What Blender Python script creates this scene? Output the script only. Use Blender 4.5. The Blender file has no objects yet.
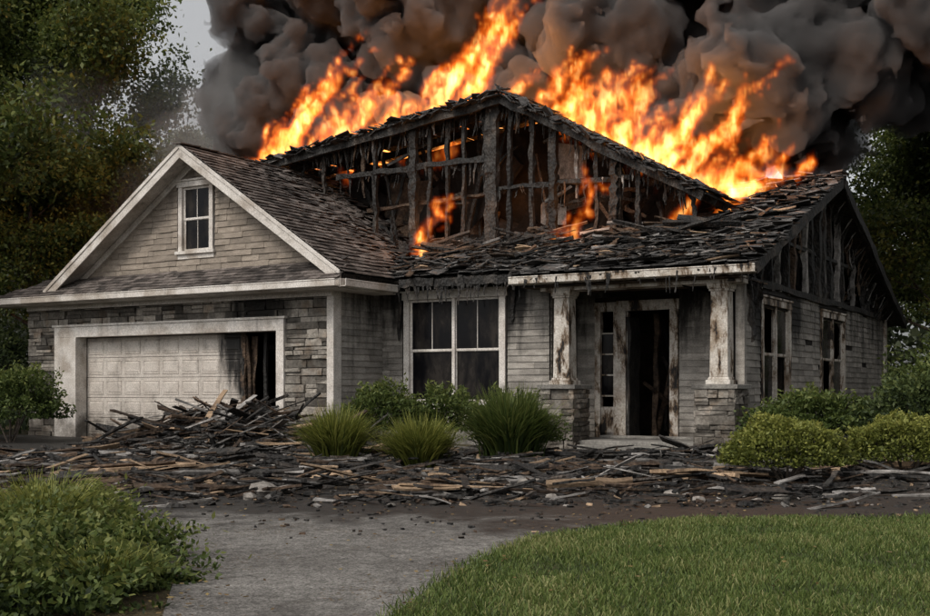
import bpy, math, random, time
import numpy as np
from mathutils import Vector, Matrix, Euler, noise as mnoise
T0=time.time()
random.seed(7); rng=np.random.default_rng(7)
S=bpy.context.scene
COL=S.collection
R=random.uniform
V=Vector
# ------------------------------------------------------------ node helpers
class NT:
    def __init__(s,nt): s.nt=nt; s.N=nt.nodes; s.L=nt.links
    def new(s,t,**k):
        n=s.N.new(t)
        for a,b in k.items(): setattr(n,a,b)
        return n
    def put(s,sock,val):
        if isinstance(val,bpy.types.NodeSocket): s.L.new(val,sock)
        elif val is not None: sock.default_value=val
    def math(s,op,a,b=None,c=None,clamp=False):
        n=s.new('ShaderNodeMath',operation=op,use_clamp=clamp)
        s.put(n.inputs[0],a)
        if b is not None: s.put(n.inputs[1],b)
        if c is not None: s.put(n.inputs[2],c)
        return n.outputs[0]
    def vmath(s,op,a,b=None,scale=None):
        n=s.new('ShaderNodeVectorMath',operation=op)
        s.put(n.inputs[0],a)
        if b is not None: s.put(n.inputs[1],b)
        if scale is not None: s.put(n.inputs['Scale'],scale)
        return n.outputs['Value'] if op in('DISTANCE','LENGTH','DOT_PRODUCT') else n.outputs[0]
    def mr(s,v,a,b,c=0.0,d=1.0,smooth=True):
        n=s.new('ShaderNodeMapRange')
        if smooth: n.interpolation_type='SMOOTHSTEP'
        s.put(n.inputs[0],v); s.put(n.inputs[1],a); s.put(n.inputs[2],b); s.put(n.inputs[3],c); s.put(n.inputs[4],d)
        return n.outputs[0]
    def noise(s,vec,scale,detail=4,rough=.55,dist=0.0):
        n=s.new('ShaderNodeTexNoise')
        s.put(n.inputs['Vector'],vec); n.inputs['Scale'].default_value=scale
        n.inputs['Detail'].default_value=detail; n.inputs['Roughness'].default_value=rough
        n.inputs['Distortion'].default_value=dist
        return n
    def mix(s,f,a,b,mode='MIX'):
        n=s.new('ShaderNodeMix',data_type='RGBA',blend_type=mode)
        s.put(n.inputs[0],f)
        for i,v in((6,a),(7,b)):
            if isinstance(v,(tuple,list)) and len(v)==3: v=(*v,1)
            s.put(n.inputs[i],v)
        return n.outputs[2]
def newmat(name):
    m=bpy.data.materials.new(name); m.use_nodes=True
    m.node_tree.nodes.clear(); t=NT(m.node_tree)
    out=t.new('ShaderNodeOutputMaterial')
    return m,t,out
def mk(name,c1,c2,ns=4,rough=.85,bump=.3,bs=30,tint=.7,stretch=(1,1,1),soot=None,burn=None,third=None,spec=.25,voro=None,sootcol=(.014,.0125,.011),plumes=()):
    m,t,out=newmat(name)
    p=t.new('ShaderNodeBsdfPrincipled'); p.inputs['Roughness'].default_value=rough
    p.inputs['Specular IOR Level'].default_value=spec
    tc=t.new('ShaderNodeTexCoord').outputs['Object']
    st=t.vmath('MULTIPLY',tc,stretch)
    n1=t.noise(st,ns,6,.62)
    f=t.mr(n1.outputs[0],.32,.68)
    col=t.mix(f,c1,c2)
    if third:
        n3=t.noise(st,ns*.37,5,.6); col=t.mix(t.mr(n3.outputs[0],.5,.68),col,third)
    at=t.new('ShaderNodeAttribute',attribute_name='tint').outputs['Fac']
    k=t.math('MULTIPLY_ADD',at,tint,1-tint/2)
    col=t.mix(1.0,col,t.vmath('SCALE',(1,1,1),scale=k),'MULTIPLY')
    n2=t.noise(st,bs,5,.65)
    col=t.mix(1.0,col,t.vmath('SCALE',(1,1,1),scale=t.mr(n2.outputs[0],.3,.7,.72,1.25)),'MULTIPLY')
    if soot:
        z0,z1,amt=soot
        sz=t.new('ShaderNodeSeparateXYZ'); t.put(sz.inputs[0],tc)
        zf=t.mr(sz.outputs[2],z0,z1,0,amt)
        for c in plumes:
            dd=t.vmath('DISTANCE',t.vmath('MULTIPLY',tc,(1,1,.7)),(c[0],c[1],c[2]*.7))
            zf=t.math('ADD',zf,t.mr(dd,c[3]*.35,c[3],.34,0))
        ns2=t.noise(t.vmath('MULTIPLY',tc,(2.2,2.2,.4)),1.3,7,.7)
        v=t.math('ADD',ns2.outputs[0],zf)
        mk_=t.mr(v,.56,.9)
        col=t.mix(mk_,col,sootcol)
        gr=t.math('ADD',t.mr(sz.outputs[2],.0,.9,.3,0),t.noise(tc,3.1,6,.7).outputs[0])
        col=t.mix(t.mr(gr,.5,.9,0,.8),col,(.05,.041,.032))
    if burn is not None:
        nb=t.noise(t.vmath('MULTIPLY',tc,(1.3,1.3,.45)),2.6,9,.72,.3)
        mb_=t.mr(nb.outputs[0],burn,burn+.05)
        br=t.mix(t.mr(nb.outputs[0],burn-.07,burn+.02),col,(.13,.085,.05))
        col=t.mix(mb_,br,(.014,.012,.011))
    t.put(p.inputs['Base Color'],col)
    h=n2.outputs[0]
    if voro:
        vn=t.new('ShaderNodeTexVoronoi'); t.put(vn.inputs['Vector'],st); vn.inputs['Scale'].default_value=voro
        h=t.math('ADD',t.math('MULTIPLY',n2.outputs[0],.5),vn.outputs[0])
    b=t.new('ShaderNodeBump'); b.inputs['Strength'].default_value=bump; b.inputs['Distance'].default_value=.03
    t.put(b.inputs['Height'],h); t.put(p.inputs['Normal'],b.outputs[0])
    t.L.new(p.outputs[0],out.inputs[0])
    return m
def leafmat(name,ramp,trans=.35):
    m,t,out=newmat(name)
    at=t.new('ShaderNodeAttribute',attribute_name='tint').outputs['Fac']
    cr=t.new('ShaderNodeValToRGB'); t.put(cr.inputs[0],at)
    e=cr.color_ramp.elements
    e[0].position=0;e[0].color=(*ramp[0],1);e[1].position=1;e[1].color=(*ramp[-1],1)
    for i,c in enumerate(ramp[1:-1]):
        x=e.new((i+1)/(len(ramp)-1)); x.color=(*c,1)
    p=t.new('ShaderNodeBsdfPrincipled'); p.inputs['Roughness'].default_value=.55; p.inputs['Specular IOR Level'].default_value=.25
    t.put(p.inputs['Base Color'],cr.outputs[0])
    tr=t.new('ShaderNodeBsdfTranslucent'); t.put(tr.inputs[0],cr.outputs[0])
    mx=t.new('ShaderNodeMixShader'); mx.inputs[0].default_value=trans
    t.L.new(p.outputs[0],mx.inputs[1]); t.L.new(tr.outputs[0],mx.inputs[2]); t.L.new(mx.outputs[0],out.inputs[0])
    return m
M={}
PL=((1.1,1.6,3.0,1.0),(2.6,1.6,3.1,1.1),(5.4,2.8,2.8,1.2),(7.6,3.4,2.8,1.3),(7.6,4.9,3.0,1.0),(7.6,8.3,2.8,1.6))
M['stone']=mk('ledgestone',(.125,.11,.093),(.24,.218,.188),6,.9,.6,22,1.4,third=(.165,.13,.098),soot=(1.6,3.4,.10),plumes=((-1.9,0,2.5,1.2),))
M['mortar']=mk('mortar',(.05,.046,.042),(.08,.073,.066),5,.95,.4)
M['siding']=mk('lap_siding',(.225,.205,.182),(.31,.29,.26),3,.75,.25,40,.5,(1,1,3),soot=(1.0,3.3,.22))
M['siding_burn']=mk('lap_siding_scorched',(.20,.182,.16),(.31,.285,.252),3,.8,.3,40,.6,(1,1,3),soot=(.8,3.2,.24),plumes=PL)
M['gsiding']=mk('gable_siding',(.21,.175,.14),(.29,.245,.2),4,.8,.3,40,.45,(1,1,3),soot=(4.0,6.6,.2))
M['white']=mk('white_trim',(.64,.60,.555),(.50,.455,.405),3,.6,.12,40,.1,soot=(2.8,8,.09),third=(.37,.32,.27))
M['whiteburn']=mk('white_trim_scorched',(.60,.56,.505),(.42,.375,.32),4,.7,.3,30,.1,burn=.57,third=(.29,.23,.17))
M['framburn']=mk('window_trim_scorched',(.52,.48,.43),(.36,.32,.27),4,.7,.3,30,.1,burn=.53,third=(.22,.17,.13))
M['gdoor']=mk('garage_door_paint',(.56,.51,.455),(.46,.41,.36),2,.55,.08,40,.1,soot=(1.2,4.5,.12),plumes=((-2.5,.2,1.9,1.1),))
M['char']=mk('charred_wood',(.007,.0065,.006),(.028,.025,.022),7,.75,.9,16,1.0,(1,1,.6),third=(.055,.043,.034),voro=22,spec=.4)
M['charbrown']=mk('scorched_wood',(.04,.027,.019),(.11,.073,.048),6,.85,.7,22,1.0,third=(.02,.016,.014),voro=18)
M['wood']=mk('bare_wood',(.22,.15,.095),(.34,.24,.155),5,.8,.4,30,.9,third=(.07,.045,.03))
M['ashgray']=mk('ash_gray_board',(.13,.12,.11),(.25,.235,.22),6,.9,.5,25,.9,third=(.045,.04,.036))
M['rshingle']=mk('roof_shingle',(.075,.062,.055),(.14,.12,.108),5,.9,.7,40,1.2,third=(.04,.034,.031))
M['bshingle']=mk('burnt_shingle',(.02,.019,.018),(.06,.055,.052),5,.65,.9,24,1.4,third=(.13,.12,.112),spec=.5)
M['inside']=mk('charred_interior',(.005,.0045,.004),(.018,.014,.012),2,.95,.8,12,.5,third=(.035,.025,.018))
M['concrete']=mk('concrete',(.17,.16,.145),(.25,.235,.21),3,.9,.4,30,.3,third=(.06,.055,.05))
M['bark']=mk('bark',(.05,.04,.032),(.10,.082,.066),6,.95,.9,18,.6,(3,3,.6))
M['rock']=mk('rubble_stone',(.11,.1,.088),(.26,.235,.21),5,.9,.8,14,.8,third=(.04,.037,.035))
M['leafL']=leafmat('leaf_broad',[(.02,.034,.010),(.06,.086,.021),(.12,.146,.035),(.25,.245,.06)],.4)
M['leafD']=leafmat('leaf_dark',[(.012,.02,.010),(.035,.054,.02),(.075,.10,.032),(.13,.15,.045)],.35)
M['leafF']=leafmat('leaf_far',[(.03,.04,.024),(.06,.075,.04),(.10,.115,.06)],.35)
M['leafB']=leafmat('leaf_shrub',[(.015,.028,.008),(.046,.07,.017),(.09,.12,.03),(.18,.195,.055)])
M['leafY']=leafmat('leaf_grassy_shrub',[(.03,.04,.01),(.085,.102,.02),(.185,.20,.042),(.32,.31,.08)])
M['grass']=leafmat('grass_blade',[(.03,.05,.012),(.075,.112,.027),(.13,.17,.045),(.27,.26,.11)],.3)
M['litter']=leafmat('leaf_litter',[(.05,.03,.014),(.15,.095,.04),(.27,.2,.08)],.1)
def glassmat():
    m,t,out=newmat('window_glass')
    p=t.new('ShaderNodeBsdfPrincipled'); p.inputs['Specular IOR Level'].default_value=.12
    tc=t.new('ShaderNodeTexCoord').outputs['Object']
    n=t.noise(t.vmath('MULTIPLY',tc,(1.5,1.5,.7)),1.6,6,.65)
    t.put(p.inputs['Base Color'],t.mix(t.mr(n.outputs[0],.42,.72),(.004,.004,.005),(.032,.027,.023)))
    t.put(p.inputs['Roughness'],t.mr(n.outputs[0],.35,.65,.06,.3))
    b=t.new('ShaderNodeBump'); b.inputs['Strength'].default_value=.08; t.put(b.inputs['Height'],n.outputs[0]); t.put(p.inputs['Normal'],b.outputs[0])
    t.L.new(p.outputs[0],out.inputs[0]); return m
M['glass']=glassmat()
# ------------------------------------------------------------ mesh builder
class MB:
    def __init__(s): s.v=[]; s.f=[]; s.m=[]; s.t=[]
    def face(s,pts,mi=0,t=.5):
        i=len(s.v); s.v+= [tuple(p) for p in pts]; s.f.append(tuple(range(i,i+len(pts)))); s.m.append(mi); s.t.append(t)
    def hexa(s,P,mi=0,t=None):
        t=R(0,1) if t is None else t
        i=len(s.v); s.v+=[tuple(p) for p in P]
        for q in((0,1,3,2),(4,6,7,5),(0,4,5,1),(2,3,7,6),(0,2,6,4),(1,5,7,3)):
            s.f.append(tuple(i+k for k in q)); s.m.append(mi); s.t.append(t)
    def box(s,c,h,rot=None,mi=0,t=None,jit=0):
        P=[]
        for a in(-1,1):
            for b in(-1,1):
                for d in(-1,1):
                    p=V((a*h[0],b*h[1],d*h[2]))
                    if jit: p+=V((R(-jit,jit),R(-jit,jit),R(-jit,jit)))
                    if rot is not None: p=rot@p
                    P.append(V(c)+p)
        s.hexa(P,mi,t)
    def bx(s,x0,x1,y0,y1,z0,z1,mi=0,t=None,jit=0):
        s.box(((x0+x1)/2,(y0+y1)/2,(z0+z1)/2),((x1-x0)/2,(y1-y0)/2,(z1-z0)/2),None,mi,t,jit)
    def para(s,a,b,W,Tt,mi=0,t=None):
        a=V(a);b=V(b);W=V(W);Tt=V(Tt)
        s.hexa([a-W-Tt,a-W+Tt,a+W-Tt,a+W+Tt,b-W-Tt,b-W+Tt,b+W-Tt,b+W+Tt],mi,t)
    def beam(s,a,b,w,th,n=5,jit=.015,mi=0,t=None,taper=0.0,bow=0.0,roll=0.0):
        a=V(a);b=V(b); d=(b-a); L=d.length
        if L<1e-4: return
        d.normalize(); ref=V((0,1,0)) if abs(d.y)<.8 else V((1,0,0))
        x=d.cross(ref).normalized(); y=d.cross(x).normalized()
        if roll: x,y=x*math.cos(roll)+y*math.sin(roll),y*math.cos(roll)-x*math.sin(roll)
        t=R(0,1) if t is None else t
        i0=len(s.v); bo=V((R(-1,1),R(-1,1),R(-1,1)))*bow
        for i in range(n+1):
            k=i/n; c=a+(b-a)*k+bo*math.sin(k*math.pi)
            sc=1-taper*k
            o=V((R(-jit,jit),R(-jit,jit),R(-jit,jit)))
            for(p,q)in((-1,-1),(1,-1),(1,1),(-1,1)):
                s.v.append(tuple(c+o+x*(p*w/2*sc+R(-jit,jit))+y*(q*th/2*sc+R(-jit,jit))))
        for i in range(n):
            for j in range(4):
                A=i0+i*4+j;B=i0+i*4+(j+1)%4
                s.f.append((A,B,B+4,A+4)); s.m.append(mi); s.t.append(t)
        s.f.append((i0,i0+1,i0+2,i0+3)); s.m.append(mi); s.t.append(t)
        e=i0+n*4; s.f.append((e+3,e+2,e+1,e)); s.m.append(mi); s.t.append(t)
    def rock(s,c,r,mi=0,sq=(1,1,.6)):
        i0=len(s.v); t=R(0,1); n=7; rings=4; ph=R(0,9)
        s.v.append((c[0],c[1],c[2]+r*sq[2]*R(.8,1.1)))
        for i in range(1,rings):
            th=math.pi*i/rings
            for j in range(n):
                a=2*math.pi*j/n+ph; rr=r*R(.75,1.15)
                s.v.append((c[0]+rr*math.sin(th)*math.cos(a)*sq[0],c[1]+rr*math.sin(th)*math.sin(a)*sq[1],c[2]+rr*math.cos(th)*sq[2]))
        s.v.append((c[0],c[1],c[2]-r*sq[2]))
        last=len(s.v)-1
        def ad(q): s.f.append(q); s.m.append(mi); s.t.append(t)
        for j in range(n): ad((i0,i0+1+j,i0+1+(j+1)%n))
        for i in range(rings-2):
            for j in range(n):
                A=i0+1+i*n+j;B=i0+1+i*n+(j+1)%n; ad((A,A+n,B+n,B))
        b0=i0+1+(rings-2)*n
        for j in range(n): ad((b0+j,last,b0+(j+1)%n))
    def obj(s,name,mats,parent=None,bevel=0,smooth=False):
        me=bpy.data.meshes.new(name); me.from_pydata(s.v,[],s.f)
        for m in mats: me.materials.append(M[m])
        me.polygons.foreach_set('material_index',s.m)
        a=me.attributes.new('tint','FLOAT','FACE'); a.data.foreach_set('value',s.t)
        if smooth: me.polygons.foreach_set('use_smooth',[True]*len(s.f))
        me.update()
        o=bpy.data.objects.new(name,me); COL.objects.link(o)
        if parent: o.parent=parent
        if bevel:
            b=o.modifiers.new('bevel','BEVEL'); b.width=bevel; b.segments=2; b.limit_method='ANGLE'
        return o
def quads_obj(name,Q,tint,mats,midx=None,extra=None,parent=None):
    n=len(Q); me=bpy.data.meshes.new(name)
    vv=Q.reshape(-1,3).astype(np.float32); ev=[];ef=[];em=[];et=[]
    if extra: ev=np.array(extra.v,dtype=np.float32).reshape(-1,3); ef=extra.f; em=extra.m; et=extra.t
    allv=np.concatenate([vv,ev]) if len(ev) else vv
    me.vertices.add(len(allv)); me.vertices.foreach_set('co',allv.ravel())
    tot=[4]*n+[len(f) for f in ef]
    loops=list(range(4*n))
    for f in ef: loops+=[i+len(vv) for i in f]
    me.loops.add(len(loops)); me.loops.foreach_set('vertex_index',loops)
    st=np.concatenate([[0],np.cumsum(tot)[:-1]]).astype(np.int32)
    me.polygons.add(len(tot)); me.polygons.foreach_set('loop_start',st); me.polygons.foreach_set('loop_total',np.array(tot,dtype=np.int32))
    for m in mats: me.materials.append(M[m])
    mi=list(np.zeros(n,dtype=int) if midx is None else midx)+list(em)
    me.polygons.foreach_set('material_index',np.array(mi,dtype=np.int32))
    me.update(calc_edges=True); me.validate()
    a=me.attributes.new('tint','FLOAT','FACE'); a.data.foreach_set('value',np.concatenate([tint,np.array(et,dtype=float)]).astype(np.float32) if len(et) else tint.astype(np.float32))
    o=bpy.data.objects.new(name,me); COL.objects.link(o)
    if parent: o.parent=parent
    return o
def leaves(centers,l,w,tdir=None,updir=.3):
    n=len(centers)
    d=rng.normal(size=(n,3)); 
    if tdir is not None: d=d*.8+tdir
    d/=np.linalg.norm(d,axis=1,keepdims=True)
    r=rng.normal(size=(n,3)); r[:,2]+=updir
    s=np.cross(d,r); s/=np.linalg.norm(s,axis=1,keepdims=True)+1e-9
    L=(l*rng.uniform(.6,1.3,size=(n,1))); Wd=(w*rng.uniform(.6,1.3,size=(n,1)))
    a=centers-d*L*.5; c=centers+d*L*.5; m=centers-d*L*.08
    return np.stack([a,m+s*Wd*.5,c,m-s*Wd*.5],axis=1)
# ------------------------------------------------------------ HOUSE
TH=math.radians(-31)
house=bpy.data.objects.new('burning_house',None); COL.objects.link(house)
house.location=(-2.55,22.6,0); house.rotation_euler=(0,0,TH)
def split_wall(a0,a1,z0,z1,ops):
    xs=sorted({a0,a1,*[o[0] for o in ops],*[o[1] for o in ops]}); xs=[x for x in xs if a0<=x<=a1]
    out=[]
    for x0,x1 in zip(xs,xs[1:]):
        xm=(x0+x1)/2; z=z0
        for o in sorted([o for o in ops if o[0]<xm<o[1]],key=lambda o:o[2]):
            if o[2]>z: out.append((x0,x1,z,o[2]))
            z=max(z,o[3])
        if z<z1: out.append((x0,x1,z,z1))
    return out
def mapf(kind,c):
    if kind=='front': return lambda a,z,d:V((a,c-d,z))
    return lambda a,z,d:V((c+d,a,z))
def core(mb,mp,a0,a1,z0,z1,ops,th=.14,mi=0):
    for(x0,x1,zz0,zz1)in split_wall(a0,a1,z0,z1,ops):
        P=[mp(x,z,d) for x in(x0,x1) for z in(zz0,zz1) for d in(-th,0)]
        mb.hexa(P,mi,.5)
def lap(mb,mp,a0,a1,z0,z1,ops,h=.13,mi=0,lim=None,seg=(.5,1.6),miss=0,dis=.002):
    z=z0
    while z<z1-.01:
        zt=min(z+h,z1); zm=(z+zt)/2
        lo,hi=a0,a1
        if lim: lo,hi=lim(zm)
        iv=[(lo,hi)]
        for o in ops:
            if o[2]<zm<o[3]:
                nv=[]
                for(p,q)in iv:
                    if o[1]<=p or o[0]>=q: nv.append((p,q)); continue
                    if o[0]>p: nv.append((p,o[0]))
                    if o[1]<q: nv.append((o[1],q))
                iv=nv
        for(p,q)in iv:
            x=p-R(0,.4)
            while x<q:
                w=R(*seg); s0=max(x,p); s1=min(x+w,q); x+=w
                if s1-s0<.02 or R(0,1)<miss: continue
                e=R(-dis,dis); g=.0015
                bz=z+R(-dis,dis)
                P=[]
                for a in(s0+g,s1-g):
                    for(zz,d0)in((bz,.024+e),(zt+.01,.005+e)):
                        for d in(-.004,d0): P.append(mp(a,zz,d))
                mb.hexa(P,mi)
        z+=h
def stones(mb,mp,a0,a1,z0,z1,ops,mi=0,hr=(.07,.19),wr=(.16,.6),dp=(.03,.085)):
    z=z0; 
    while z<z1-.02:
        h=min(R(*hr),z1-z)
        if z1-z-h<.05: h=z1-z
        iv=[(a0,a1)]
        for o in ops:
            if z<o[3]-.005 and z+h>o[2]+.005:
                nv=[]
                for(p,q)in iv:
                    if o[1]<=p or o[0]>=q: nv.append((p,q)); continue
                    if o[0]>p: nv.append((p,o[0]))
                    if o[1]<q: nv.append((o[1],q))
                iv=nv
        for(p,q)in iv:
            x=p
            while x<q-.005:
                w=R(*wr)
                if q-x-w<.1: w=q-x
                d=R(*dp); g=.006; j=.009
                parts=[(z,z+h)] if (h<.12 or R(0,1)<.55) else [(z,z+h*.5),(z+h*.5,z+h)]
                for(b0,b1)in parts:
                    P=[]
                    for a in(x+g,x+w-g):
                        for zz in(b0+g,b1-g):
                            P.append(mp(a,zz,.0)); P.append(mp(a+R(-j,j),zz+R(-j,j),d+R(-.02,.02)))
                    mb.hexa(P,mi); d=R(*dp)
                x+=w
        z+=h
fr=mapf('front',0.0)
gop=[(-8.07,-1.22,-.1,2.50)]
g=MB(); core(g,fr,-9.05,0,-.2,3.3,gop,.2); g.obj('garage_wall_core',['mortar'],house)
g=MB(); stones(g,fr,-9.05,-.14,0,3.12,gop); g.obj('garage_stone_veneer',['stone'],house,bevel=.008)
g=MB()
g.bx(-8.07,-7.33,-.11,.2,0,2.28,0); g.bx(-1.42,-1.22,-.11,.2,0,2.28,0); g.bx(-8.07,-1.22,-.112,.2,2.281,2.52,0)
g.bx(-7.93,-7.33,-.125,-.112,0,2.27,0); g.bx(-8.12,-1.17,-.14,.0,2.521,2.57,0)
g.obj('garage_door_frame',['white'],house,bevel=.01)
g=MB(); g.bx(-.14,.03,-.095,.16,0,3.12,0); g.obj('corner_trim',['white'],house,bevel=.008)
g=MB(); dx0,dx1=-7.33,-2.61; y0=.22
rows=5; cols=8; ph=2.27/rows; pw=(dx1-dx0)/cols
for i in range(rows):
    g.bx(dx0,dx1,y0,y0+.05,i*ph+.005,(i+1)*ph-.005,0,.5)
    for j in range(cols):
        xa=dx0+j*pw+.05; xb=dx0+(j+1)*pw-.05; za=i*ph+.07; zb=(i+1)*ph-.07
        o=[V((xa,y0,za)),V((xb,y0,za)),V((xb,y0,zb)),V((xa,y0,zb))]
        def ins(q,d,dy):
            return [q[0]+V((d,dy,d)),q[1]+V((-d,dy,d)),q[2]+V((-d,dy,-d)),q[3]+V((d,dy,-d))]
        rr=[o,ins(o,.012,-.016),ins(o,.03,-.004),ins(o,.06,-.016)]
        for a,b in zip(rr,rr[1:]):
            for k in range(4): g.face([a[k],a[(k+1)%4],b[(k+1)%4],b[k]],0,.5)
        g.face(rr[-1],0,.5)
g.obj('garage_door_panels',['gdoor'],house)
g=MB()
for x in(-2.6,-2.45,-2.2,-1.75,-1.5):
    g.beam((x,R(.25,.5),0),(x+R(-.1,.1),R(.2,.5),R(1.7,2.3)),R(.06,.16),.05,7,.012,R(0,1)<.4)
g.beam((-2.6,.24,0),(-2.58,.24,2.27),.11,.05,9,.012,1); g.beam((-2.52,.34,0),(-2.4,.4,2.2),.16,.03,9,.02,1)
for k in range(14): g.beam((R(-2.6,-1.4),R(.6,2),R(1.2,2.4)),(R(-2.6,-1.4),R(.6,2),R(1.6,2.7)),.07,.05,5,.015,0)
g.obj('burnt_door_section',['char','charbrown'],house)
sd=mapf('side',0.0)
g=MB(); core(g,sd,.2,1.74,-.2,3.3,[],.2); core(g,mapf('side',-8.85),.2,8,-.2,3.4,[],.2)
g.obj('garage_side_core',['inside'],house)
g=MB(); lap(g,sd,.16,1.6,.05,3.14,[],.125); g.obj('garage_side_siding',['siding'],house)
zg=lambda u:6.2-.68*abs(u+3.7)
g=MB(); g.hexa([V((-7.7,.1,3.3)),V((-7.7,.2,3.3)),V((-3.72,.1,6.08)),V((-3.72,.2,6.08)),V((.3,.1,3.3)),V((.3,.2,3.3)),V((-3.68,.1,6.08)),V((-3.68,.2,6.08))],0)
g.obj('gable_wall_core',['inside'],house)
g=MB(); gw=[(-4.24,-3.16,3.98,5.56)]
lap(g,fr,-8,.3,3.5,6.0,gw,.125,lim=lambda z:(-3.7-(6.12-z)/.68,-3.7+(6.12-z)/.68),seg=(.15,.6),dis=.007)
g.obj('gable_siding',['gsiding'],house)
def window(g,mp,a0,a1,z0,z1,tr=.11,cols=1,mi=0,gi=1,ci=2,broken=(),sill=True,grid=0):
    def bb(x0,x1,zz0,zz1,d0,d1,m,jit=0):
        g.hexa([mp(x,z,d) for x in(x0,x1) for z in(zz0,zz1) for d in(d0,d1)],m,.5)
    bb(a0-.0,a0+tr,z0,z1,-.08,.045,mi); bb(a1-tr,a1,z0,z1,-.08,.045,mi)
    bb(a0-.04,a1+.04,z1+.001,z1+tr*1.1,-.04,.055,mi); bb(a0-.07,a1+.07,z1+tr*1.1+.001,z1+tr*1.1+.04,-.04,.085,mi)
    if sill: bb(a0-.06,a1+.06,z0-.07,z0-.001,-.04,.09,mi); bb(a0-.02,a1+.02,z0-.17,z0-.071,-.02,.035,mi)
    iw=(a1-a0-2*tr)/cols; pane=0
    for c in range(cols):
        x0=a0+tr+c*iw; x1=x0+iw
        if c>0: bb(x0-.035,x0+.035,z0,z1,-.07,.03,mi)
        s=.05; zm=(z0+z1)/2
        for(q0,q1,dd)in((z0,zm+.02,-.03),(zm-.02,z1,-.015)):
            bb(x0,x0+s,q0,q1,dd-.03,dd,mi); bb(x1-s,x1,q0,q1,dd-.03,dd,mi)
            bb(x0+s,x1-s,q0,q0+s,dd-.031,dd+.001,mi); bb(x0+s,x1-s,q1-s,q1,dd-.031,dd+.001,mi)
            if grid==1 or (grid==2 and q0>z0):
                xm=(x0+x1)/2; bb(xm-.009,xm+.009,q0+s,q1-s,dd-.02,dd-.004,mi)
            if pane not in broken:
                g.face([mp(x0+s,q0+s,dd-.018),mp(x1-s,q0+s,dd-.018),mp(x1-s,q1-s,dd-.018),mp(x0+s,q1-s,dd-.018)],gi,.5)
            else:
                for k in range(4):
                    cx=random.choice([x0+s,x1-s]); cz=random.choice([q0+s,q1-s]); sx=1 if cx<(x0+x1)/2 else -1; sz=1 if cz<(q0+q1)/2 else -1
                    w=R(.15,.5)*(x1-x0); h=R(.2,.7)*(q1-q0)
                    g.face([mp(cx,cz,dd-.018-k*.002),mp(cx+sx*w,cz,dd-.018-k*.002),mp(cx+sx*w*.3,cz+sz*h*.4,dd-.018-k*.002),mp(cx,cz+sz*h,dd-.018-k*.002)],gi,.5)
            pane+=1
    if ci is not None:
        g.hexa([mp(x,z,d) for x in(a0,a1) for z in(z0,z1) for d in(-.75,-.6)],ci,.3)
g=MB(); window(g,fr,-4.2,-3.2,4.05,5.42,.11,ci=None,grid=1)
g.obj('gable_window',['white','glass','inside'],house,bevel=.006)
def frame(A,Sv):
    A=V(A).normalized(); Sv=V(Sv).normalized(); N=A.cross(Sv).normalized()
    if N.z<0: N=-N
    return A,Sv,N
def shingles(mb,O,A,Sv,la,ls,inside=None,expo=.15,tw=.3,dis=.0,miss=0,mi=0,th=.007,lift=.02,disf=None):
    A,Sv,N=frame(A,Sv); O=V(O); B=Matrix((A,Sv,N)).transposed(); dis0=dis
    s=0;i=0
    while s<ls:
        a=-R(0,tw)
        while a<la:
            w=tw*R(.75,1.25); a0=max(a,0);a1=min(a+w,la); a+=w
            am=(a0+a1)/2; sm=s+expo*.5
            if a1-a0<.03 or (inside and not inside(am,sm)) or R(0,1)<miss: continue
            dis=dis0*(disf(am,sm) if disf else 1)
            rx=-(lift/expo)*R(.6,1.2)+R(-dis,dis)*.8; ry=R(-dis,dis)*.6; rz=R(-dis,dis)
            c=O+A*(am+R(-dis,dis)*.1)+Sv*(s+expo*.62+R(-1,1)*(.006+dis*.15))+N*(.022+lift*.5+abs(R(-dis,dis))*.12)
            rot=B@Euler((rx,ry,rz)).to_matrix()
            mb.box(c,((a1-a0)/2*.985,expo*.66,th),rot,mi,None,jit=dis*.04+.001)
        s+=expo; i+=1
def slab(mb,P,th,mi=0,t=.4):
    N=(V(P[1])-V(P[0])).cross(V(P[3])-V(P[0])).normalized()
    if N.z<0:N=-N
    P=[V(p) for p in P]; Q=[p-N*th for p in P]
    mb.face(P,mi,t); mb.face(Q[::-1],mi,t)
    for k in range(4): mb.face([P[k],P[(k+1)%4],Q[(k+1)%4],Q[k]],mi,t)
g=MB()
slab(g,[(.55,-.46,3.31),(.55,5,3.31),(-3.7,5,6.2),(-3.7,-.46,6.2)],.1)
slab(g,[(-8.0,-.46,3.276),(-8.0,9,3.276),(-3.7,9,6.2),(-3.7,-.46,6.2)],.1)
slab(g,[(-9.75,-.1,3.2),(-9.75,9,3.2),(-7.75,9,3.62),(-7.75,-.1,3.62)],.08)
slab(g,[(-9.7,-.62,3.18),(.5,-.62,3.18),(.1,.05,3.62),(-8.2,.05,3.62)],.05)
g.obj('garage_roof_deck',['char'],house)
g=MB()
sl=V((-4.25,0,2.89)); 
shingles(g,(.6,-.5,3.29),(0,1,0),sl,5.6,sl.length-.02,expo=.16,tw=.26,dis=.03,lift=.028,disf=lambda a,s:1+max(0,a-1.0)*2.8)
sl2=V((4.3,0,2.924)); shingles(g,(-8.05,-.5,3.25),(0,1,0),sl2,9,sl2.length,expo=.2,tw=.4,dis=.01,lift=.02)
sl3=V((0,.67,.44)); shingles(g,(-9.7,-.64,3.18),(1,0,0),sl3,10.25,sl3.length,inside=lambda a,s:a>s*1.8 and a<10.3-s*.5,expo=.13,tw=.25,dis=.015,lift=.02)
shingles(g,(-9.8,-.35,3.2),(0,1,0),(2,0,.42),9.3,2.05,inside=lambda a,s:a>s*.3-.1,expo=.16,tw=.3,dis=.012,lift=.02)
for i in range(20):
    g.box((-3.7,-.42+i*.28,6.24),(.11,.16,.012),Euler((.06,R(-.04,.04),R(-.05,.05))).to_matrix(),0)
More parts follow.
